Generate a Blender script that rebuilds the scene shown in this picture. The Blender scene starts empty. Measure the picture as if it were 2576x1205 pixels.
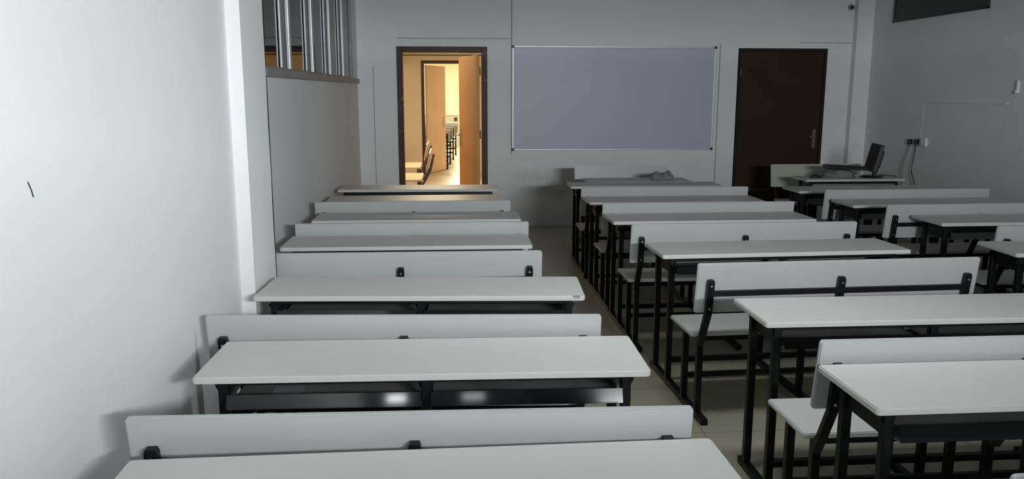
import bpy, bmesh, math, random
from mathutils import Vector, Matrix
random.seed(7)
S = bpy.context.scene
COL = S.collection
PI = math.pi

# ------------------------------------------------------------------ camera
F_PX, PIT, YAW, ROLL, H = 2040.76, 0.1815, 0.0755, 0.0013, 1.6214
cy, sy = math.cos(YAW), math.sin(YAW)
Fw = Vector((sy*math.cos(PIT), cy*math.cos(PIT), -math.sin(PIT)))
Rt = Vector((cy, -sy, 0)); Up = Rt.cross(Fw)
R2 = Rt*math.cos(ROLL)+Up*math.sin(ROLL); U2 = -Rt*math.sin(ROLL)+Up*math.cos(ROLL)
cd = bpy.data.cameras.new('camera'); cam = bpy.data.objects.new('camera', cd); COL.objects.link(cam)
M = Matrix((R2, U2, -Fw)).transposed().to_4x4(); M.translation = (0, 0, H)
cam.matrix_world = M
cd.sensor_fit = 'HORIZONTAL'; cd.sensor_width = 36; cd.lens = F_PX/2576*36; cd.clip_start = .02
S.camera = cam

# ------------------------------------------------------------------ materials
def mat(name, col, rough=.6, metal=0, var=.0, scale=4, bump=0, bscale=60, spec=.5, col2=None, detail=4, mask=(.45, .62), coat=0):
    m = bpy.data.materials.new(name); m.use_nodes = True
    nt = m.node_tree; b = nt.nodes['Principled BSDF']
    b.inputs['Roughness'].default_value = rough; b.inputs['Metallic'].default_value = metal
    b.inputs['Specular IOR Level'].default_value = spec
    if coat: b.inputs['Coat Weight'].default_value = coat; b.inputs['Coat Roughness'].default_value = .12
    tc = nt.nodes.new('ShaderNodeTexCoord')
    nz = nt.nodes.new('ShaderNodeTexNoise'); nz.inputs['Scale'].default_value = scale; nz.inputs['Detail'].default_value = detail
    nt.links.new(tc.outputs['Object'], nz.inputs['Vector'])
    cr = nt.nodes.new('ShaderNodeValToRGB')
    if col2 is None:
        a = [max(0, c*(1-var)) for c in col]; z = [min(1, c*(1+var)) for c in col]
        cr.color_ramp.elements[0].position = .3; cr.color_ramp.elements[1].position = .7
    else:
        a, z = col, col2
        cr.color_ramp.elements[0].position, cr.color_ramp.elements[1].position = mask
    cr.color_ramp.elements[0].color = (*a, 1); cr.color_ramp.elements[1].color = (*z, 1)
    nt.links.new(nz.outputs['Fac'], cr.inputs['Fac']); nt.links.new(cr.outputs['Color'], b.inputs['Base Color'])
    if bump:
        n2 = nt.nodes.new('ShaderNodeTexNoise'); n2.inputs['Scale'].default_value = bscale
        nt.links.new(tc.outputs['Object'], n2.inputs['Vector'])
        bp = nt.nodes.new('ShaderNodeBump'); bp.inputs['Strength'].default_value = bump; bp.inputs['Distance'].default_value = .002
        nt.links.new(n2.outputs['Fac'], bp.inputs['Height']); nt.links.new(bp.outputs['Normal'], b.inputs['Normal'])
    return m

def emis(name, col, st):
    m = bpy.data.materials.new(name); m.use_nodes = True
    b = m.node_tree.nodes['Principled BSDF']; b.inputs['Base Color'].default_value = (.8, .8, .8, 1)
    b.inputs['Emission Color'].default_value = (*col, 1); b.inputs['Emission Strength'].default_value = st
    return m

WALL = mat('wall_paint', (.79, .80, .80), .75, var=.03, scale=1.2, bump=.15, bscale=90, spec=.3)
# far wall: the same paint with a few soft darker patches low down between the doors
WALLF = mat('wall_paint_dark_patches', (.79, .80, .80), .75, var=.03, scale=1.2, bump=.15, bscale=90, spec=.3)
def darken_patches(m, spots):
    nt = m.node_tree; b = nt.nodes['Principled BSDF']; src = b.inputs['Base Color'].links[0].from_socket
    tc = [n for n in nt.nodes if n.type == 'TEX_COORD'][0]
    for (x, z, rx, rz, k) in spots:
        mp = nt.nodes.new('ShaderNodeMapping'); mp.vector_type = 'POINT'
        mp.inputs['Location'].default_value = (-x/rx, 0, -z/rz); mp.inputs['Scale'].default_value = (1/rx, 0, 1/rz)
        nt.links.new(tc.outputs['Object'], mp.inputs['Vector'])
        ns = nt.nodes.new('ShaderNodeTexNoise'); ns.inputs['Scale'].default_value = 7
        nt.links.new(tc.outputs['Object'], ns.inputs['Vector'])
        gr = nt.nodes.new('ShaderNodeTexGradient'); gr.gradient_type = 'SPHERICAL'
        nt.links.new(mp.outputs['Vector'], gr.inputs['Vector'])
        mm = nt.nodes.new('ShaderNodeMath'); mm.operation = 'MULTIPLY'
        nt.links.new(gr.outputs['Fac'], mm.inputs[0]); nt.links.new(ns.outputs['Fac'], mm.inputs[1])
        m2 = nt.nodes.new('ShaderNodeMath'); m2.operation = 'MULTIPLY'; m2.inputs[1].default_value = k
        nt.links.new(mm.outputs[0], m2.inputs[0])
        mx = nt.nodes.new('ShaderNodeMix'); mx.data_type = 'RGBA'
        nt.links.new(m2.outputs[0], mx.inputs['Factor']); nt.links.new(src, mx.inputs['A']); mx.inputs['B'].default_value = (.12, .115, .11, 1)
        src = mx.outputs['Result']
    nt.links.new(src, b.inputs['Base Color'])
darken_patches(WALLF, [(1.15, .58, .55, .13, .55), (.95, .45, .7, .1, .4), (1.3, .42, .22, .16, .5)])
WARMW = mat('hall_paint', (.72, .60, .44), .7, var=.03, scale=1.5, spec=.3)
WARMW2 = mat('back_room_paint', (.88, .80, .60), .7, var=.02, scale=1.5, spec=.3)
CEIL = mat('ceiling_paint', (.5, .5, .5), .85, var=.03, scale=2)
LAM = mat('white_laminate', (.60, .60, .575), .42, var=.025, scale=2.5, spec=.4)
LAMB = mat('backrest_laminate', (.475, .485, .485), .38, var=.03, scale=3, spec=.45)
CREAM = mat('cream_laminate', (.46, .47, .37), .45, var=.03, scale=3, spec=.4)
BLK = mat('black_enamel', (.006, .007, .008), .38, var=.2, scale=8, spec=.25)
TRAY = mat('black_sheet_steel', (.20, .195, .19), .45, var=.25, scale=3, spec=.45)
LIP = mat('glossy_black_steel', (.006, .006, .007), .06, var=.2, scale=3, spec=.5)
BOLT = mat('zinc_bolt', (.6, .6, .58), .3, metal=.9, scale=3, var=.05)
ALU = mat('aluminium', (.60, .62, .64), .42, metal=.6, var=.06, scale=5)
MULM = mat('grey_mullion', (.20, .20, .20), .6, var=.08, scale=5)
ALUD = mat('aluminium_dull', (.30, .31, .31), .5, metal=.3, var=.08, scale=5)
BOARD = mat('whiteboard_enamel', (.49, .53, .64), .4, var=.025, scale=1.2, spec=.3)
BPLAS = mat('black_plastic', (.012, .012, .013), .4, var=.15, scale=6)
DOORB = mat('dark_brown_door', (.030, .014, .006), .55, var=.15, scale=3, spec=.2)
FRB = mat('dark_brown_frame', (.060, .026, .018), .5, col2=(.13, .10, .10), scale=9, mask=(.62, .72), spec=.3)
DOORF = mat('dark_door_frame', (.020, .013, .010), .6, var=.2, scale=6, spec=.2)
DOORO = mat('orange_brown_leaf', (.80, .42, .15), .5, var=.06, scale=2, spec=.3)
DOORP = mat('tan_leaf', (.85, .62, .46), .4, var=.07, scale=2.4, spec=.4)
CHRO = mat('brushed_handle', (.55, .5, .46), .35, metal=.8, var=.05)
WPLAS = mat('white_plastic', (.72, .73, .72), .45, var=.02)
GREYF = mat('grey_cloth', (.20, .205, .195), .9, var=.15, scale=20, bump=.6, bscale=40)
GLASSD = mat('dark_window_glass', (.018, .019, .018), .25, var=.1, scale=2, spec=.4)
FROST = mat('frosted_glass', (.17, .175, .175), .35, var=.05, scale=2, spec=.5)
TAN = mat('outside_tan_plaster', (.55, .46, .33), .8, var=.05, scale=2)
OUTG = mat('outside_grey_plaster', (.10, .10, .09), .8, var=.1, scale=.6)
OUTB = mat('outside_brown_ledge', (.10, .08, .05), .8, var=.1, scale=2)
DLINE = mat('dark_crack', (.02, .015, .012), .9, var=.4, scale=15)
GROOVE = mat('wall_joint', (.36, .37, .37), .85, var=.1, scale=3)

def floor_mat():
    m = mat('floor_vinyl', (.40, .385, .285), .33, var=.10, scale=1.3, spec=.35)
    nt = m.node_tree; b = nt.nodes['Principled BSDF']; src = b.inputs['Base Color'].links[0].from_socket
    tc = [n for n in nt.nodes if n.type == 'TEX_COORD'][0]
    br = nt.nodes.new('ShaderNodeTexBrick'); br.offset = 0; br.inputs['Scale'].default_value = 1
    br.inputs['Brick Width'].default_value = .6; br.inputs['Row Height'].default_value = .6; br.inputs['Mortar Size'].default_value = .004
    br.inputs['Color1'].default_value = (1, 1, 1, 1); br.inputs['Color2'].default_value = (.93, .93, .94, 1); br.inputs['Mortar'].default_value = (.6, .6, .6, 1)
    nt.links.new(tc.outputs['Object'], br.inputs['Vector'])
    mx = nt.nodes.new('ShaderNodeMix'); mx.data_type = 'RGBA'; mx.blend_type = 'MULTIPLY'; mx.inputs['Factor'].default_value = 1
    nt.links.new(src, mx.inputs['A']); nt.links.new(br.outputs['Color'], mx.inputs['B']); nt.links.new(mx.outputs['Result'], b.inputs['Base Color'])
    return m
FLOOR = floor_mat()
HFLOOR = mat('hall_floor_tiles', (.55, .47, .36), .3, var=.06, scale=2, spec=.4)

def glass():
    m = bpy.data.materials.new('clear_glass'); m.use_nodes = True; nt = m.node_tree; nt.nodes.clear()
    o = nt.nodes.new('ShaderNodeOutputMaterial'); t = nt.nodes.new('ShaderNodeBsdfTransparent'); g = nt.nodes.new('ShaderNodeBsdfGlossy')
    g.inputs['Roughness'].default_value = .03; t.inputs['Color'].default_value = (.8, .82, .8, 1)
    mx = nt.nodes.new('ShaderNodeMixShader'); fr = nt.nodes.new('ShaderNodeFresnel'); fr.inputs['IOR'].default_value = 1.5
    nt.links.new(fr.outputs[0], mx.inputs[0]); nt.links.new(t.outputs[0], mx.inputs[1]); nt.links.new(g.outputs[0], mx.inputs[2])
    nt.links.new(mx.outputs[0], o.inputs[0]); return m
GLASS = glass()

# ------------------------------------------------------------------ mesh helpers
def box(bm, x0, x1, y0, y1, z0, z1, bev=0, seg=2, mtx=None):
    vs = [bm.verts.new((x, y, z)) for x in (x0, x1) for y in (y0, y1) for z in (z0, z1)]
    f = [(0, 1, 3, 2), (4, 6, 7, 5), (0, 4, 5, 1), (2, 3, 7, 6), (0, 2, 6, 4), (1, 5, 7, 3)]
    fs = [bm.faces.new([vs[i] for i in q]) for q in f]
    if bev:
        es = list({e for q in fs for e in q.edges})
        r = bmesh.ops.bevel(bm, geom=es, offset=bev, segments=seg, affect='EDGES', profile=.5)
        vs = list({v for v in r['verts']} | {v for v in vs if v.is_valid})
    if mtx is not None: bmesh.ops.transform(bm, matrix=mtx, verts=[v for v in vs if v.is_valid])
    return vs

def slab(bm, x0, x1, y0, y1, z0, z1, r=.02, bev=.003, mtx=None):
    """board with rounded plan corners and softened edges"""
    pts = []
    for (cx, cyy, a0) in ((x1-r, y1-r, 0), (x0+r, y1-r, 90), (x0+r, y0+r, 180), (x1-r, y0+r, 270)):
        for k in range(5):
            a = math.radians(a0+k*22.5); pts.append((cx+r*math.cos(a), cyy+r*math.sin(a)))
    lv = [bm.verts.new((x, y, z0)) for x, y in pts]; hv = [bm.verts.new((x, y, z1)) for x, y in pts]
    n = len(pts)
    bt = bm.faces.new(list(reversed(lv))); tp = bm.faces.new(hv)
    for i in range(n): bm.faces.new((lv[i], lv[(i+1) % n], hv[(i+1) % n], hv[i]))
    vs = set(lv+hv)
    if bev:
        r_ = bmesh.ops.bevel(bm, geom=list(tp.edges)+list(bt.edges), offset=bev, segments=2, affect='EDGES')
        vs |= set(r_['verts'])
    if mtx is not None: bmesh.ops.transform(bm, matrix=mtx, verts=[v for v in vs if v.is_valid])

def cyl(bm, p0, p1, r, n=12, r2=None):
    p0, p1 = Vector(p0), Vector(p1); d = p1-p0
    q = d.to_track_quat('Z', 'Y').to_matrix().to_4x4(); q.translation = (p0+p1)/2
    bmesh.ops.create_cone(bm, cap_ends=True, segments=n, radius1=r, radius2=r if r2 is None else r2, depth=d.length, matrix=q)

def tube(bm, pts, r, n=8):
    pts = [Vector(p) for p in pts]; rings = []
    for i, p in enumerate(pts):
        d = (pts[min(i+1, len(pts)-1)]-pts[max(i-1, 0)]).normalized()
        a = d.orthogonal().normalized() if i == 0 else (rings_a - d*rings_a.dot(d)).normalized()
        rings_a = a; b = d.cross(a)
        rings.append([bm.verts.new(p+r*(math.cos(t)*a+math.sin(t)*b)) for t in [2*PI*k/n for k in range(n)]])
    for i in range(len(rings)-1):
        for k in range(n): bm.faces.new((rings[i][k], rings[i][(k+1) % n], rings[i+1][(k+1) % n], rings[i+1][k]))
    bm.faces.new(rings[0]); bm.faces.new(list(reversed(rings[-1])))

def smooth_path(pts, n=8):
    P = [Vector(p) for p in pts]; out = []
    for i in range(len(P)-1):
        a, b, c, d = P[max(i-1, 0)], P[i], P[i+1], P[min(i+2, len(P)-1)]
        for k in range(n):
            t = k/n
            out.append(.5*((2*b)+(c-a)*t+(2*a-5*b+4*c-d)*t*t+(3*b-a-3*c+d)*t**3))
    out.append(P[-1]); return out

def obj(name, fn, m, parent=None, smooth=False):
    bm = bmesh.new(); fn(bm); bmesh.ops.recalc_face_normals(bm, faces=bm.faces)
    me = bpy.data.meshes.new(name); bm.to_mesh(me); bm.free(); me.materials.append(m)
    if smooth:
        for p in me.polygons: p.use_smooth = True
    o = bpy.data.objects.new(name, me); COL.objects.link(o)
    if parent: o.parent = parent
    return o
def tag(o, label, cat, group=None):
    o['label'] = label; o['category'] = cat
    if group: o['group'] = group
    return o
def thing(name, label, cat, loc=(0, 0, 0), rz=0, group=None):
    o = bpy.data.objects.new(name, None); COL.objects.link(o); o.empty_display_size = .1
    o.location = loc; o.rotation_euler = (0, 0, rz); return tag(o, label, cat, group)
def struct(name, fn=None, m=None, label=None, cat=None):
    if fn: o = obj(name, fn, m)
    else: o = bpy.data.objects.new(name, None); COL.objects.link(o)
    o['kind'] = 'structure'
    if label: o['label'] = label; o['category'] = cat or name.split('_')[0]
    return o
def copy_tree(o, parent=None):
    c = o.copy(); COL.objects.link(c)
    if parent: c.parent = parent
    for ch in o.children: copy_tree(ch, c)
    return c

# ------------------------------------------------------------------ room shell
YW = 9.723; XL = -1.065; XR = 5.05; YB = -3.2; ZC = 3.15
D1 = (-.553, .383, 2.06); D2 = (3.452, 4.546, 2.124)   # door openings: x0, x1, z
YH = 16.0                                              # far wall of the lit hall
struct('floor', lambda b: box(b, XL-.2, XR+.2, YB-.2, YW+.001, -.1, 0), FLOOR, 'olive grey classroom floor', 'floor')
struct('ceiling', lambda b: box(b, XL-.2, XR+.2, YB-.2, YW+.2, ZC, ZC+.12), CEIL, 'plain ceiling above the classroom', 'ceiling')
def wf(b):
    t = .16
    O1 = (-.60, .437, 2.11)    # rough opening for door frame
    box(b, XL-.2, O1[0], YW, YW+t, 0, ZC)
    box(b, O1[0], O1[1], YW, YW+t, O1[2], ZC)
    box(b, O1[1], D2[0], YW, YW+t, 0, ZC)
    box(b, D2[0], D2[1], YW, YW+t, D2[2], ZC)
    box(b, D2[1], XR+.2, YW, YW+t, 0, ZC)
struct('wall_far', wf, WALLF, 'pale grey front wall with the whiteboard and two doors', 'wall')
PX, PY0, PY1 = -.87, 3.57, 4.012
WY0, WY1, WZ0, WZ1 = 4.80, 9.21, 1.752, 2.98
def wl(b):
    t = .16
    box(b, XL-t, -.93, YB, PY0, 0, ZC)          # nearer stretch of wall, a little proud
    box(b, XL-t, XL, PY1, WY0, 0, ZC)
    box(b, XL-t, XL, WY0, WY1, 0, WZ0)
    box(b, XL-t, XL, WY0, WY1, WZ1, ZC)
    box(b, XL-t, XL, WY1, YW, 0, ZC)
struct('wall_left', wl, WALL, 'white left wall, brightly lit close to the camera', 'wall')
struct('wall_right', lambda b: box(b, XR, XR+.16, YB, YW, 0, ZC), WALL, 'dim grey right wall', 'wall')
struct('wall_back', lambda b: box(b, XL-.16, XR+.16, YB-.16, YB, 0, ZC), WALL, 'back wall behind the camera', 'wall')
# pillar on the left wall, pilaster in the right corner
struct('wall_pillar', lambda b: box(b, XL-.16, PX, PY0, PY1, 0, ZC), WALL, 'shallow white pillar standing out of the left wall', 'pillar')
struct('wall_pilaster', lambda b: box(b, 4.85, XR, YW-.10, YW, 0, ZC), WALL, 'narrow pale pilaster in the far right corner', 'pilaster')
# dark ragged joint where the pillar ends
def crack(b):
    n = 26; prev = None
    for i in range(n+1):
        z = ZC*i/n; w = .009+.004*math.sin(i*1.7)+.003*random.random()
        ring = [b.verts.new(v) for v in ((PX+.0015, PY1-w, z), (PX+.0015, PY1+.004, z), (PX-.006, PY1+.004, z), (PX-.006, PY1-w, z))]
        if prev:
            for k in range(4): b.faces.new((prev[k], prev[(k+1) % 4], ring[(k+1) % 4], ring[k]))
        prev = ring
struct('trim_1', crack, DLINE, 'dark ragged crack down the far edge of the left pillar', 'crack')
# joints and thin mouldings on the far wall
def thin(name, x0, x1, z0, z1, d=.006, m=GROOVE): struct(name, lambda b: box(b, x0, x1, YW-d, YW, z0, z1), m)
thin('trim_2', -.890, -.882, 0, 1.9, .003)
thin('trim_3', -.60, .72, 2.213, 2.221, .004)
thin('trim_4', .722, .734, .88, 2.95, .008)
thin('trim_5', 3.222, 3.232, 0, 2.17, .006)
thin('trim_6', 4.2, 4.85, 2.188, 2.196, .004)
thin('trim_7', .733, .765, .83, .90, .012, WALL)
# scuff on the left wall
struct('trim_8', lambda b: tube(b, [(-.929, 1.855, 1.422), (-.929, 1.866, 1.403), (-.929, 1.872, 1.386)], .0014, 5), DLINE, 'short dark scratch on the bright left wall', 'scratch')

# ------------------------------------------------------------------ left window
w1 = struct('window_1', label='barred aluminium window high in the left wall', cat='window')
def wframe(b):
    box(b, XL-.05, XL+.004, WY0, WY0+.05, WZ0, WZ1, .003); box(b, XL-.05, XL+.004, WY1-.05, WY1, WZ0, WZ1, .003)
    box(b, XL-.05, XL+.004, WY0, WY1, WZ0, WZ0+.012, .003); box(b, XL-.05, XL+.004, WY0, WY1, WZ1-.05, WZ1, .003)
obj('window_frame', wframe, ALUD, w1)
obj('window_sill', lambda b: box(b, XL-.02, XL+.030, WY0, 9.62, 1.700, 1.752, .004), ALUD, w1)
edges = [(5.37, 5.56), (6.30, 6.49), (7.24, 7.43), (8.13, 8.34)]
for (a, c) in edges:
    obj('sash_stile', lambda b: box(b, XL-.012, XL+.001, a+.01, a+.055, WZ0+.012, WZ1-.03, .003, 2), ALU, w1)
    obj('sash_bar', lambda b: box(b, XL-.012, XL+.014, c+.04, c+.10, WZ0+.005, WZ1-.03, .006, 3), ALU, w1)
    obj('mullion', lambda b: box(b, XL-.045, XL-.014, a+.03, c+.06, WZ0+.012, WZ1-.03, .003), MULM, w1)
ys = [WY0+.05]+[v for e in edges for v in (e[0]+.03, e[1]+.06)]+[WY1-.05]
for i in range(5):
    a, c = ys[2*i], ys[2*i+1]
    g = obj('pane', lambda b: box(b, XL-.020, XL-.015, a, c, WZ0+.012, WZ1-.05), GLASS, w1)
# the dark wall across from the window (the panes mostly mirror the front wall and the lit doorway)
def opp(b): box(b, -3.2, -3.0, 6, 30, -.1, 6)
o = struct('wall_outside', opp, OUTG, 'dim plaster wall across from the left window', 'wall')

# ------------------------------------------------------------------ right wall fittings
w2 = struct('window_2', label='dark high window on the right wall', cat='window')
obj('window_frame', lambda b: (box(b, XR-.02, XR, 7.50, 9.17, 2.385, 2.41, .003), box(b, XR-.02, XR, 7.50, 9.17, 2.97, 3.0, .003),
    box(b, XR-.02, XR, 7.50, 7.525, 2.385, 3.0, .003), box(b, XR-.02, XR, 9.145, 9.17, 2.385, 3.0, .003)), GLASSD, w2)
obj('pane', lambda b: box(b, XR-.012, XR-.001, 7.52, 9.15, 2.40, 2.98), GLASSD, w2)

# ------------------------------------------------------------------ doors
def frame(b, x0, x1, zt, y0, y1, w, zb=0):
    box(b, x0-w, x0, y0, y1, zb, zt+w, .004); box(b, x1, x1+w, y0, y1, zb, zt+w, .004); box(b, x0, x1, y0, y1, zt, zt+w, .004)
d1 = struct('door_1', label='open doorway with brown frame, left of the whiteboard', cat='door')
obj('door_frame', lambda b: frame(b, -.545, .375, 2.058, YW-.022, YW+.10, .066), FRB, d1)
obj('door_lining', lambda b: (box(b, -.60, -.575, YW+.10, YW+.16, 0, 2.11), box(b, .41, .437, YW+.10, YW+.16, 0, 2.11)), WARMW, d1)
lf = obj('door_leaf', lambda b: box(b, 0, .88, -.02, .02, .01, 2.035, .002), DOORO, d1)
lf.location = (.335, YW+.13, 0); lf.rotation_euler = (0, 0, math.radians(103.0))
def lever(b, side=-1):
    box(b, -.022, .022, side*.002, side*.012, -.11, .11, .004)
    cyl(b, (0, 0, .04), (0, side*.05, .04), .010); tube(b, smooth_path([(0, side*.05, .04), (-.05, side*.055, .043), (-.12, side*.05, .036)], 4), .0095)
hd = obj('door_handle', lambda b: lever(b, 1), CHRO, lf, True); hd.location = (.82, .02, 1.02)
for z in (.3, 1.1, 1.85):
    obj('hinge', lambda b: cyl(b, (.36, YW+.115, z-.05), (.36, YW+.115, z+.05), .009), CHRO, d1)

d2 = struct('door_2', label='closed dark brown door right of the whiteboard', cat='door')
obj('door_frame', lambda b: frame(b, D2[0]+.045, D2[1]-.03, D2[2]-.035, YW-.012, YW+.08, .035), DOORF, d2)
HANDLED = mat('dull_handle', (.16, .12, .10), .5, metal=.3)
lf = obj('door_leaf', lambda b: box(b, D2[0]+.047, D2[1]-.032, YW+.0, YW+.04, .008, D2[2]-.037, .002), DOORB, d2)
hd = obj('door_handle', lambda b: (box(b, 4.43, 4.47, YW-.008, YW, .93, 1.16, .003), cyl(b, (4.45, YW-.05, 1.065), (4.45, YW, 1.065), .011),
        tube(b, smooth_path([(4.45, YW-.05, 1.065), (4.42, YW-.055, 1.07), (4.365, YW-.05, 1.072)], 4), .010)), HANDLED, lf)
for z in (.35, 1.85):
    obj('hinge', lambda b: cyl(b, (3.49, YW-.016, z-.045), (3.49, YW-.016, z+.045), .006), HANDLED, d2)

# ------------------------------------------------------------------ hall and room beyond
HX0, HX1 = -.895, 3.4
struct('floor_hall', lambda b: box(b, HX0-.2, HX1, YW+.0015, 28.5, -.1, .002), HFLOOR, 'pale tiled floor beyond the open door', 'floor')
struct('wall_hall_left', lambda b: box(b, HX0-.15, HX0, YW+.16, YH, 0, 3.0), WARMW, 'lit wall at the left of the hall', 'wall')
struct('wall_hall_right', lambda b: box(b, HX1, HX1+.15, YW+.16, 28.5, 0, 3.0), WARMW, 'right wall of the hall', 'wall')
struct('ceiling_hall', lambda b: box(b, HX0-.15, HX1+.15, YW+.16, YH+.15, 3.0, 3.1), WARMW, 'ceiling of the hall', 'ceiling')
E1 = (-.49, .46, 2.13)
def wh(b):
    box(b, HX0-2.6, E1[0]-.06, YH, YH+.15, 0, 3.0); box(b, E1[1]+.06, HX1, YH, YH+.15, 0, 3.0); box(b, E1[0]-.06, E1[1]+.06, YH, YH+.15, E1[2]+.06, 3.0)
struct('wall_hall_far', wh, WARMW, 'tan wall at the end of the hall', 'wall')
struct('trim_9', lambda b: box(b, HX0, HX1, YH-.02, YH, 2.28, 2.296), OUTB, 'thin line along the top of the hall wall', 'moulding')
d3 = struct('door_3', label='second open door at the far end of the hall', cat='door')
obj('door_frame', lambda b: frame(b, E1[0], E1[1], E1[2], YH-.015, YH+.12, .055), FRB, d3)
lf = obj('door_leaf', lambda b: box(b, 0, .86, -.02, .02, .01, 2.105, .002), DOORP, d3)
lf.location = (E1[0]+.03, YH+.13, 0); lf.rotation_euler = (0, 0, math.radians(66.0))
hd = obj('door_handle', lambda b: lever(b, -1), CHRO, lf, True); hd.location = (.78, -.02, .99)
struct('wall_back_room_far', lambda b: box(b, -3.6, HX1, 28.5, 28.65, 0, 3.1), WARMW2, 'bright cream wall of the room beyond the hall', 'wall')
struct('wall_back_room_left', lambda b: box(b, -3.6, -3.5, YH+.15, 28.5, 0, 3.1), WARMW2, 'cream side wall of the room beyond', 'wall')
struct('floor_back_room', lambda b: box(b, -3.6, HX0-.2, YH+.15, 28.5, -.1, .002), HFLOOR, 'tiled floor of the room beyond', 'floor')

# ------------------------------------------------------------------ the desk-and-bench unit
# local frame: x across, y=0 near edge of desktop, +y towards the desk's far side; the bench is at y<0
W = 1.432; DD = .375
BT = math.atan2(.034, .248)
def build_unit(name, label, cat, W=W, frames=3, bench=True, lam=LAM, lamb=LAMB, apron=False, trayd=True, group=None):
    t = thing(name, label, cat, group=group)
    obj('desktop', lambda b: slab(b, 0, W, 0, DD, .728, .75, .014, .004), lam, t)
    xs = [.075, W/2, W-.067] if frames == 3 else [.075, W-.075]
    h = .0155
    for i, x in enumerate(xs):
        for y in (.075, .315):
            def leg(b):
                box(b, x-h, x+h, y-h, y+h, .03, .728, .003)
                # small gusset at the head of the leg
                for s in (-1, 1):
                    v = [b.verts.new(q) for q in ((x+s*h, y-.002, .70), (x+s*(h+.013), y-.002, .70), (x+s*h, y-.002, .672), (x+s*h, y+.002, .70), (x+s*(h+.013), y+.002, .70), (x+s*h, y+.002, .672))]
                    b.faces.new((v[0], v[1], v[2])); b.faces.new((v[5], v[4], v[3])); b.faces.new((v[0], v[3], v[4], v[1])); b.faces.new((v[1], v[4], v[5], v[2])); b.faces.new((v[2], v[5], v[3], v[0]))
            obj('desk_leg', leg, BLK, t)
        y1 = -.53 if bench else .02
        obj('floor_runner', lambda b: box(b, x-.018, x+.018, y1, .375, 0, .032, .004), BLK, t)
    x0, x1 = xs[0], xs[-1]
    for y in (.062, .302): obj('desk_rail', lambda b: box(b, x0+h, x1-h, y, y+.026, .700, .728, .002), BLK, t)
    if trayd:
        for a, c in zip(xs[:-1], xs[1:]):
            a, c = a+h+.001, c-h-.001
            def tray(b):
                box(b, a, c, .045, .330, .632, .636)                       # floor of the tray
                box(b, a, c, .328, .331, .634, .70)                        # back of the tray
            def lip(b):
                # front lip, a flat strip leaning back
                pts = [(.040, .676), (.0236, .634)]
                A = [b.verts.new((a, y, z)) for y, z in pts]; B = [b.verts.new((c, y, z)) for y, z in pts]
                for k in range(len(pts)-1): b.faces.new((A[k], B[k], B[k+1], A[k+1]))
                A2 = [b.verts.new((a, y+.003, z)) for y, z in pts]; B2 = [b.verts.new((c, y+.003, z)) for y, z in pts]
                for k in range(len(pts)-1): b.faces.new((A2[k], A2[k+1], B2[k+1], B2[k]))
            obj('book_tray', tray, TRAY, t, False)
            obj('tray_lip', lip, LIP, t)
        for x in (xs[0], xs[-1]): obj('tray_side', lambda b: box(b, x-.004, x+.004, .091, .299, .632, .70), BLK, t)
    if apron:
        obj('front_apron', lambda b: box(b, .05, W-.05, .028, .04, .60, .7275, .002), BLK, t)
    obj('stretcher', lambda b: box(b, x0, x1, .055, .087, .125, .153, .003), BLK, t)
    if bench:
        obj('seat', lambda b: slab(b, .015, W-.015, -.445, -.115, .430, .450, .014, .004), lam, t)
        for x in xs:
            for y in (-.205, -.415):
                obj('seat_leg', lambda b: box(b, x-h, x+h, y-h, y+h, .03, .430, .003), BLK, t)
        for y in (-.428, -.218): obj('seat_rail', lambda b: box(b, x0, x1, y, y+.026, .402, .4295, .002), BLK, t)
        obj('seat_stretcher', lambda b: box(b, x0, x1, -.218, -.192, .135, .16, .003), BLK, t)
        # backrest board, leaning back, thin in y
        def back(b):
            m_ = Matrix.Translation((0, -.505, .575)) @ Matrix.Rotation(BT+PI/2, 4, 'X')
            slab(b, .0, W, 0, .250, -.0, .019, .012, .004, m_)
        obj('backrest', back, lamb, t)
        rails = [x-.012 if i == 0 else (x if i < len(xs)-1 else x+.002) for i, x in enumerate(xs)]
        for x in rails:
            def sup(b):
                # bent flat-bar post: from the seat leg up along the back of the board
                prof = [(-.432, .385), (-.470, .455), (-.530, .575), (-.5515, .733)]
                w_, th = .0165, .022
                rows = []
                for k, (y, z) in enumerate(prof):
                    rows.append([b.verts.new(q) for q in ((x-w_, y, z), (x+w_, y, z), (x+w_, y-th, z-.002), (x-w_, y-th, z-.002))])
                # rounded head
                y, z = prof[-1]
                rows.append([b.verts.new(q) for q in ((x-w_*.75, y-.001, z+.012), (x+w_*.75, y-.001, z+.012), (x+w_*.75, y-th, z+.010), (x-w_*.75, y-th, z+.010))])
                for k in range(len(rows)-1):
                    for q in range(4): b.faces.new((rows[k][q], rows[k][(q+1) % 4], rows[k+1][(q+1) % 4], rows[k+1][q]))
                b.faces.new(rows[-1]); b.faces.new(list(reversed(rows[0])))
            s = obj('back_support', sup, BLK, t)
            obj('bolt', lambda b: cyl(b, (x, -.566, .715), (x, -.577, .715), .0055, 8), BOLT, s)
            obj('bolt', lambda b: cyl(b, (x, -.550, .60), (x, -.561, .60), .005, 8), BOLT, s)
        obj('back_rail', lambda b: box(b, rails[0], rails[-1], -.568, -.549, .662, .690, .003), BLK, t)
    return t

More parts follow.
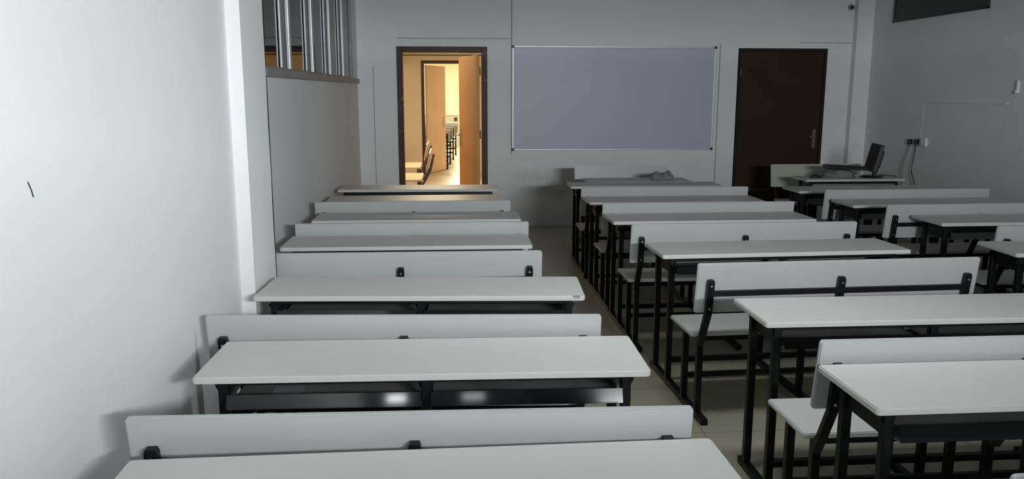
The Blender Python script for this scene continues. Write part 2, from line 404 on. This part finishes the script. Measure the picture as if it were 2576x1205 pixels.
UN = 'desk_bench'
G_L, G_M, G_R = 'desk benches in the left column', 'desk benches in the middle column', 'desk benches in the right column'
spec = [   # x, y, turn, how far the bench stands nearer the desk than usual, column, label
 (-.772, 1.507, .016, 0, G_L, 'nearest desk bench in the left column, its desktop cut by the photo\'s bottom edge'),
 (-.805, 2.445, -.022, .075, G_L, 'left column desk bench second from the camera, two white glints under its desktop'),
 (-.857, 3.453, -.060, 0, G_L, 'left column desk bench beside the white pillar, chipped at its right corner'),
 (-.968, 4.562, -.010, .030, G_L, 'left column desk bench just past the pillar, two black post heads on its backrest'),
 (-.950, 5.517, -.005, .002, G_L, 'fifth desk bench from the camera in the left column'),
 (-1.000, 6.490, .015, .009, G_L, 'farthest left column desk bench, directly behind the plain front desk'),
 (1.177, 2.055, .004, .010, G_M, 'nearest desk bench of the middle column, at the lower right of the photo'),
 (1.195, 2.910, .000, .100, G_M, 'second desk bench from the camera in the middle column'),
 (1.133, 4.207, .040, .002, G_M, 'middle column desk bench whose backrest shows three black posts and a full rail'),
 (1.090, 5.347, .010, .016, G_M, 'fourth desk bench from the camera in the middle column'),
 (1.093, 6.299, .002, .012, G_M, 'middle column desk bench, second one behind the small front desk'),
 (1.106, 7.393, -.020, -.110, G_M, 'middle column desk bench directly behind the small front desk with the cloth'),
 (3.073, 4.119, -.050, 0, G_R, 'nearest right column desk bench, only its desktop\'s left corner in the photo'),
 (3.282, 5.135, .005, .007, G_R, 'second desk bench from the camera in the right column'),
 (3.108, 6.010, .020, .085, G_R, 'third desk bench from the camera in the right column'),
 (3.067, 6.915, .010, .064, G_R, 'right column desk bench directly behind the computer desk'),
]
proto = build_unit(UN, 'x', 'desk')
for i, (x, y, r, sh, g, lab) in enumerate(spec):
    o = proto if i == 0 else copy_tree(proto)
    o.location = (x, y, 0); o.rotation_euler = (0, 0, r); o['label'] = lab; o['group'] = g
    for ch in list(o.children):
        nm = ch.name.split('.')[0]
        if nm in ('seat', 'seat_leg', 'seat_rail', 'backrest', 'back_support', 'back_rail') or nm == 'seat_stretcher': ch.location.y = sh
# a chip knocked out of the edge band of the third left desk
CHIP = mat('bare_board_core', (.26, .25, .22), .9, var=.3, scale=60)
third = [o for o in COL.objects if o.get('label') == spec[2][5]][0]
obj('edge_chip', lambda b: slab(b, W-.052, W-.022, -.0010, .006, .741, .7506, .003, 0), CHIP, third)
# plain desk at the head of the left column
g = build_unit('school_desk', 'plain white-topped desk with a black front apron before the open doorway', 'desk', bench=False, apron=True)
g.location = (-1.010, 7.275, 0); g.rotation_euler = (0, 0, -.02)
# two short units at the front turned towards the class
m7 = build_unit('desk_bench', 'short desk bench below the whiteboard facing the class, grey crumpled cloth on it', 'desk', W=1.035, frames=2, group='short desk benches facing the class')
m7.location = (2.365, 8.135, 0); m7.rotation_euler = (0, 0, PI-.005)
r7 = build_unit('desk_bench', 'short desk bench with cream backrest facing the class, carrying the monitor', 'desk', W=1.035, frames=2, lamb=CREAM, group='short desk benches facing the class')
r7.location = (4.575, 8.21, 0); r7.rotation_euler = (0, 0, PI)

# chips on two boards (bare core showing)
# ------------------------------------------------------------------ board
wb = thing('whiteboard', 'large blue-grey whiteboard in aluminium frame between the two doors', 'whiteboard', (1.954, YW, .917))
hw, hh = 1.222, 1.222
obj('board_panel', lambda b: box(b, -hw+.012, hw-.012, -.018, -.001, .012, hh-.012), BOARD, wb)
obj('board_frame', lambda b: (box(b, -hw, -hw+.022, -.026, -.001, .02, hh-.02, .006, 3), box(b, hw-.022, hw, -.026, -.001, .02, hh-.02, .006, 3),
    box(b, -hw+.02, hw-.02, -.026, -.001, 0, .02, .006, 3), box(b, -hw+.02, hw-.02, -.026, -.001, hh-.02, hh, .006, 3)), ALU, wb)
for sx in (-1, 1):
    for z in (0.012, hh-.012):
        obj('corner_cap', lambda b: box(b, sx*(hw-.012)-.016, sx*(hw-.012)+.016, -.030, -.001, z-.016, z+.016, .006, 3), BPLAS, wb)

# ------------------------------------------------------------------ things on the computer desk
TZ = .75
mon = thing('computer_monitor', 'black monitor seen edge-on, tilted back on the computer desk', 'monitor', (4.29, 8.03, TZ+.0005), 0)
mr = Matrix.Rotation(math.radians(-104), 4, 'Z')       # the screen faces left
tl = Matrix.Rotation(math.radians(-13), 4, 'X')
def base(b):
    bmesh.ops.create_cone(b, cap_ends=True, segments=28, radius1=.125, radius2=.10, depth=.018, matrix=Matrix.Translation((.03, 0, .009)) @ Matrix.Scale(.8, 4, (0, 1, 0)))
obj('base', base, BPLAS, mon)
obj('stand_neck', lambda b: box(b, -.03, .03, .00, .035, .015, .16, .006, mtx=Matrix.Translation((.03, 0, 0)) @ mr @ tl), BPLAS, mon)
def case(b):
    m_ = Matrix.Translation((.01, 0, .06)) @ mr @ tl
    box(b, -.185, .185, -.025, .012, 0, .285, .008, mtx=m_)
    box(b, -.12, .12, .010, .05, .05, .23, .015, mtx=m_)
obj('screen_case', case, BPLAS, mon)
obj('screen', lambda b: box(b, -.165, .165, -.0265, -.0245, .02, .268, mtx=Matrix.Translation((.01, 0, .06)) @ mr @ tl), GLASSD, mon)

def lump(b, cx, cyy, rx, ry, rz, z0, seed, n=3):
    r = bmesh.ops.create_icosphere(b, subdivisions=n, radius=1)
    rnd = random.Random(seed); ph = [rnd.random()*6 for _ in range(6)]
    for v in r['verts']:
        c = v.co; k = 1+.10*math.sin(5*c.x+ph[0])*math.sin(4*c.y+ph[1])+.07*math.sin(9*c.z+ph[2]+3*c.x)+.05*math.sin(13*c.y+ph[3])
        z = max(c.z, -.35)
        v.co = (cx+c.x*rx*k, cyy+c.y*ry*k, z0+(z+.35)*rz/1.35*k if z > -.35 else z0)
tag(obj('folded_cloth', lambda b: lump(b, 3.98, 8.05, .17, .12, .085, TZ+.001, 3), GREYF, None, True), 'grey bundle of cloth under the keyboard on the computer desk', 'cloth')
kb = thing('keyboard', 'black keyboard lying on the grey bundle on the computer desk', 'keyboard', (4.03, 8.02, TZ+.106), math.radians(-3))
kb.rotation_euler = (0, math.radians(3), math.radians(-3))
obj('keyboard_case', lambda b: box(b, -.21, .21, -.075, .075, -.020, .012, .007), BPLAS, kb)
def keys(b):
    for i in range(5):
        for j in range(15): box(b, -.198+j*.0264, -.198+j*.0264+.022, -.062+i*.0245, -.062+i*.0245+.020, .012, .018, .002, 1)
obj('keys', keys, BPLAS, kb)
ms = thing('computer_mouse', 'black computer mouse at the left end of the computer desk', 'mouse', (3.715, 8.0, TZ+.0005))
def mouse(b):
    r = bmesh.ops.create_uvsphere(b, u_segments=24, v_segments=14, radius=1)
    for v in r['verts']: v.co = (v.co.x*.062, v.co.y*.034*(1+.1*v.co.x), max(v.co.z, 0)*.036*(1-.12*v.co.x))
obj('mouse_body', mouse, BPLAS, ms, True)
obj('scroll_wheel', lambda b: cyl(b, (-.035, -.004, .027), (-.035, .004, .027), .008, 14), GREYF, ms)
tag(obj('monitor_cable', lambda b: tube(b, smooth_path([(4.45, 8.13, TZ+.006), (4.47, 8.17, TZ+.006), (4.50, 8.19, TZ+.006), (4.545, 8.10, TZ+.006), (4.585, 8.02, TZ-.01), (4.60, 8.02, .55)]), .004), BPLAS), 'thin black cable curling over the right end of the computer desk', 'cable')
# crumpled cloth on the other front desk
def lumps(b): lump(b, -.062, 0, .052, .045, .075, 0, 11); lump(b, .045, .01, .068, .05, .080, 0, 12); lump(b, -.01, .0, .05, .04, .045, 0, 5)
o = tag(obj('crumpled_cloth', lumps, GREYF, None, True), 'crumpled grey cloth in two lumps on the desk below the whiteboard', 'cloth'); o.location = (2.10, 7.93, TZ+.001)

# ------------------------------------------------------------------ right wall electrics
sk = thing('wall_socket', 'white socket box on the right wall beside two black plugs', 'socket', (XR, 8.345, 1.085))
obj('socket_box', lambda b: box(b, -.030, 0, -.050, .050, -.045, .045, .004), WPLAS, sk)
obj('switch_rocker', lambda b: box(b, -.041, -.034, -.012, .012, -.02, .02, .003), WPLAS, sk)
def plug(y, z, path, name, label):
    t = thing('plug_lead', label, 'plug', (XR-.001, y, z), 0, 'plug leads on the right wall')
    obj('plug', lambda b: (box(b, -.035, 0, -.022, .022, -.026, .03, .006), cyl(b, (-.02, 0, -.022), (-.02, 0, -.05), .008, 10, .005)), BPLAS, t)
    obj('cord', lambda b: tube(b, smooth_path([(-.02, 0, -.045)]+path), .0045), name, t)
plug(8.605, 1.075, [(-.02, .03, -.12), (-.03, .06, -.22), (-.03, .075, -.36), (-.03, .08, -.5)], mat('grey_cord', (.22, .22, .22), .6), 'farther of the two black plugs, its grey cord hanging straight')
plug(8.480, 1.080, [(-.02, .005, -.12), (-.03, .02, -.25), (-.035, .01, -.33), (-.035, -.05, -.42), (-.035, -.08, -.50), (-.035, -.09, -.6)], BPLAS, 'nearer black plug next to the white box, its cord bending to the right')
# slim conduit: along the wall, then down to the socket
cn = tag(obj('wall_conduit', lambda b: (box(b, XR-.012, XR, 7.10, 8.44, 1.503, 1.520, .002), box(b, XR-.0025, XR, 8.432, 8.440, 1.14, 1.504, .001)), WALL), 'slim painted conduit on the right wall, running level then down to the socket', 'conduit')
hk = thing('wall_hook', 'small white hook at the right edge of the photo', 'hook', (XR, 6.985, 1.66))
obj('hook_plate', lambda b: box(b, -.022, 0, -.010, .010, -.055, .055, .003), WPLAS, hk)
obj('hook_tip', lambda b: box(b, -.034, -.022, -.008, .008, -.052, -.030, .003), WPLAS, hk)
dc = thing('dome_camera', 'tiny dark camera dome high by the right corner pilaster', 'camera', (4.80, YW, 2.605))
obj('housing', lambda b: cyl(b, (0, -.03, 0), (0, 0, 0), .035, 24), mat('grey_housing', (.30, .29, .27), .6), dc)
obj('lens', lambda b: bmesh.ops.create_uvsphere(b, u_segments=16, v_segments=10, radius=.02, matrix=Matrix.Translation((0, -.033, 0))), BPLAS, dc, True)
# ------------------------------------------------------------------ slip of paper in the tray of the second desk
tag(obj('paper_scrap', lambda b: box(b, -.60, -.50, 2.55, 2.66, .6365, .6375), mat('paper', (.24, .24, .25), .8)), 'torn paper scrap in the tray of the second left column desk', 'paper')

# ------------------------------------------------------------------ hall furniture
WOODL = mat('hall_bench_board', (.60, .48, .32), .5, var=.04)
DKW = mat('hall_bench_metal', (.05, .03, .022), .5, var=.1)
def hall_bench(label, loc, rz, L):
    t = thing('hall_bench', label, 'bench', loc, rz, 'benches against the hall\'s left wall')
    # local: x along the bench, y=0 front edge of seat, +y to the backrest
    obj('seat', lambda b: slab(b, 0, L, 0, .33, .43, .452, .015, .004), WOODL, t)
    def bk(b):
        slab(b, 0, L, 0, .26, 0, .019, .012, .004, Matrix.Translation((0, .40, .55)) @ Matrix.Rotation(PI/2-.2, 4, 'X'))
    obj('backrest', bk, WOODL, t)
    for x in (.08, L-.08):
        for y in (.04, .29): obj('leg', lambda b: box(b, x-.014, x+.014, y-.014, y+.014, .0, .43, .003), DKW, t)
        def post(b):
            pr = [(.30, .36), (.36, .46), (.415, .56), (.452, .73)]
            rows = [[b.verts.new(q) for q in ((x-.018, y+.012, z), (x+.018, y+.012, z), (x+.018, y+.045, z), (x-.018, y+.045, z))] for y, z in pr]
            for k in range(3):
                for q in range(4): b.faces.new((rows[k][q], rows[k][(q+1) % 4], rows[k+1][(q+1) % 4], rows[k+1][q]))
            b.faces.new(rows[-1]); b.faces.new(list(reversed(rows[0])))
        obj('back_support', post, DKW, t)
    obj('seat_rail', lambda b: (box(b, .05, L-.05, .03, .05, .395, .43, .002), box(b, .05, L-.05, .28, .30, .395, .43, .002)), DKW, t)
    return t
b1 = hall_bench('tan bench seen end-on in the hall, just beyond the open doorway', (-.72, 11.75, 0), -PI/2, .95)
b2 = hall_bench('second tan bench in the hall, behind the nearer one', (-.80, 13.55, 0), -PI/2, .95)

struct('ceiling_back_room', lambda b: box(b, -3.6, HX1+.15, YH+.15, 28.5, 3.0, 3.1), WARMW2, 'ceiling of the room beyond', 'ceiling')
# desks of the room beyond, ends towards the aisle
g_b = 'desk benches in the room beyond the hall'
labs = ['nearest desk bench in the room beyond the hall, black frame beside the tan door', 'second desk bench in the room beyond the hall', 'third desk bench in the room beyond the hall', 'farthest desk bench in the room beyond the hall']
for i, (xr, y) in enumerate([(.00, 17.55), (.06, 18.65), (.13, 19.85), (.20, 21.2)]):
    o = copy_tree(proto); o.location = (xr-W, y, 0); o.rotation_euler = (0, 0, 0); o['label'] = labs[i]; o['group'] = g_b
cb = thing('cream_cupboard', 'low cream cupboard with a small dark square, far in the room beyond', 'cupboard', (-.25, 24, 0))
obj('cupboard_body', lambda b: box(b, -.5, .50, 0, .4, .04, .90, .01), CREAM, cb)
obj('cupboard_top', lambda b: box(b, -.52, .52, -.02, .42, .90, .93, .006), CREAM, cb)
obj('notice', lambda b: box(b, .36, .46, -.008, 0, .74, .85, .002), DKW, cb)

# ------------------------------------------------------------------ lamps
LAMPM = emis('lamp_diffuser', (.86, .95, 1.0), 3)
def lamp_fixture(name, label, loc, sx, sy_, power, col, rot=(0, 0, 0), spread=180, m=None):
    t = thing(name, label, 'lamp', loc); t.rotation_euler = rot
    obj('housing', lambda b: box(b, -sx/2-.02, sx/2+.02, -sy_/2-.02, sy_/2+.02, .004, .05, .004), WPLAS, t)
    obj('diffuser', lambda b: box(b, -sx/2, sx/2, -sy_/2, sy_/2, -.004, .004), m or LAMPM, t)
    ld = bpy.data.lights.new(name+'_light', 'AREA'); ld.shape = 'RECTANGLE'; ld.size = sx; ld.size_y = sy_
    ld.energy = power; ld.color = col; ld.spread = math.radians(spread)
    lo = bpy.data.objects.new(name+'_light', ld); COL.objects.link(lo); lo.parent = t; lo.location = (0, 0, -.012)
    return t
COOL = (.93, .975, 1.0)
LAMP_LOC, LAMP_AZ = (1.9, -1.6, 2.0), math.radians(22)
fl = lamp_fixture('flood_lamp', 'unseen flood lamp on a stand behind the camera, hood added to cut its light', LAMP_LOC, 1.7, .2, 345, COOL, (PI/2, 0, LAMP_AZ))
lamp_fixture('fill_panel', 'added fill panel on the classroom ceiling, brightening the desktops', (1.0, 2.9, ZC-.05), 1.2, .3, 13, COOL, spread=115, m=emis('fill_diffuser', (.86, .95, 1.0), 1))  # added fill light, put in to brighten desktops and floor
# flood lamp's stand, plus flaps added to trim its light above and below (local axes: y up, -z forward)
obj('cutoff_flap_top', lambda b: box(b, -1.2, 1.2, .070, .080, -1.25, .0), BLK, fl)
obj('cutoff_flap_bottom', lambda b: box(b, -1.2, 1.2, -.155, -.145, -.5, .0), BLK, fl)
obj('stand_pole', lambda b: cyl(b, (0, -1.99, .09), (0, .02, .09), .022), BLK, fl)
obj('stand_base', lambda b: box(b, -.25, .25, -1.999, -1.97, -.16, .34, .005), BLK, fl)
for x, st, n in ((-.86, 30, 'small lamp added on the back wall near the left corner for a glint'), (-.04, 9, 'small lamp added on the back wall behind the camera for a glint')):  # added lamps, there only to reflect as glints in the tray lip
    SPOTM = emis('glint_lamp_glass', (.92, .95, 1.0), st)
    t = thing('glint_lamp', n, 'lamp', (x, YB, 2.85))
    obj('lamp_body', lambda b: box(b, -.13, .13, 0, .05, -.05, .05, .008), WPLAS, t)
    obj('lamp_glass', lambda b: box(b, -.11, .11, .05, .06, -.035, .035, .003), SPOTM, t)
WARM = (1.0, .84, .60)
HL = emis('warm_diffuser', WARM, 3)
lamp_fixture('hall_lamp', 'warm lamp on the hall ceiling', (-.25, 12.4, 2.949), .6, .6, 100, WARM, m=HL)
lamp_fixture('back_room_lamp', 'warm lamp on the ceiling of the room beyond', (.3, 20.5, 2.949), 1.2, .6, 330, (1, .88, .62), m=HL)
lamp_fixture('back_room_lamp', 'second warm lamp on the ceiling of the room beyond', (.3, 25.5, 2.949), 1.2, .6, 230, (1, .88, .62), m=HL)

w = bpy.data.worlds.new('world'); S.world = w; w.use_nodes = True
w.node_tree.nodes['Background'].inputs[0].default_value = (.02, .022, .026, 1)
w.node_tree.nodes['Background'].inputs[1].default_value = .5
vs = S.view_settings; vs.view_transform = 'Standard'; vs.look = 'None'; vs.exposure = 0; vs.gamma = 1; vs.use_curve_mapping = False
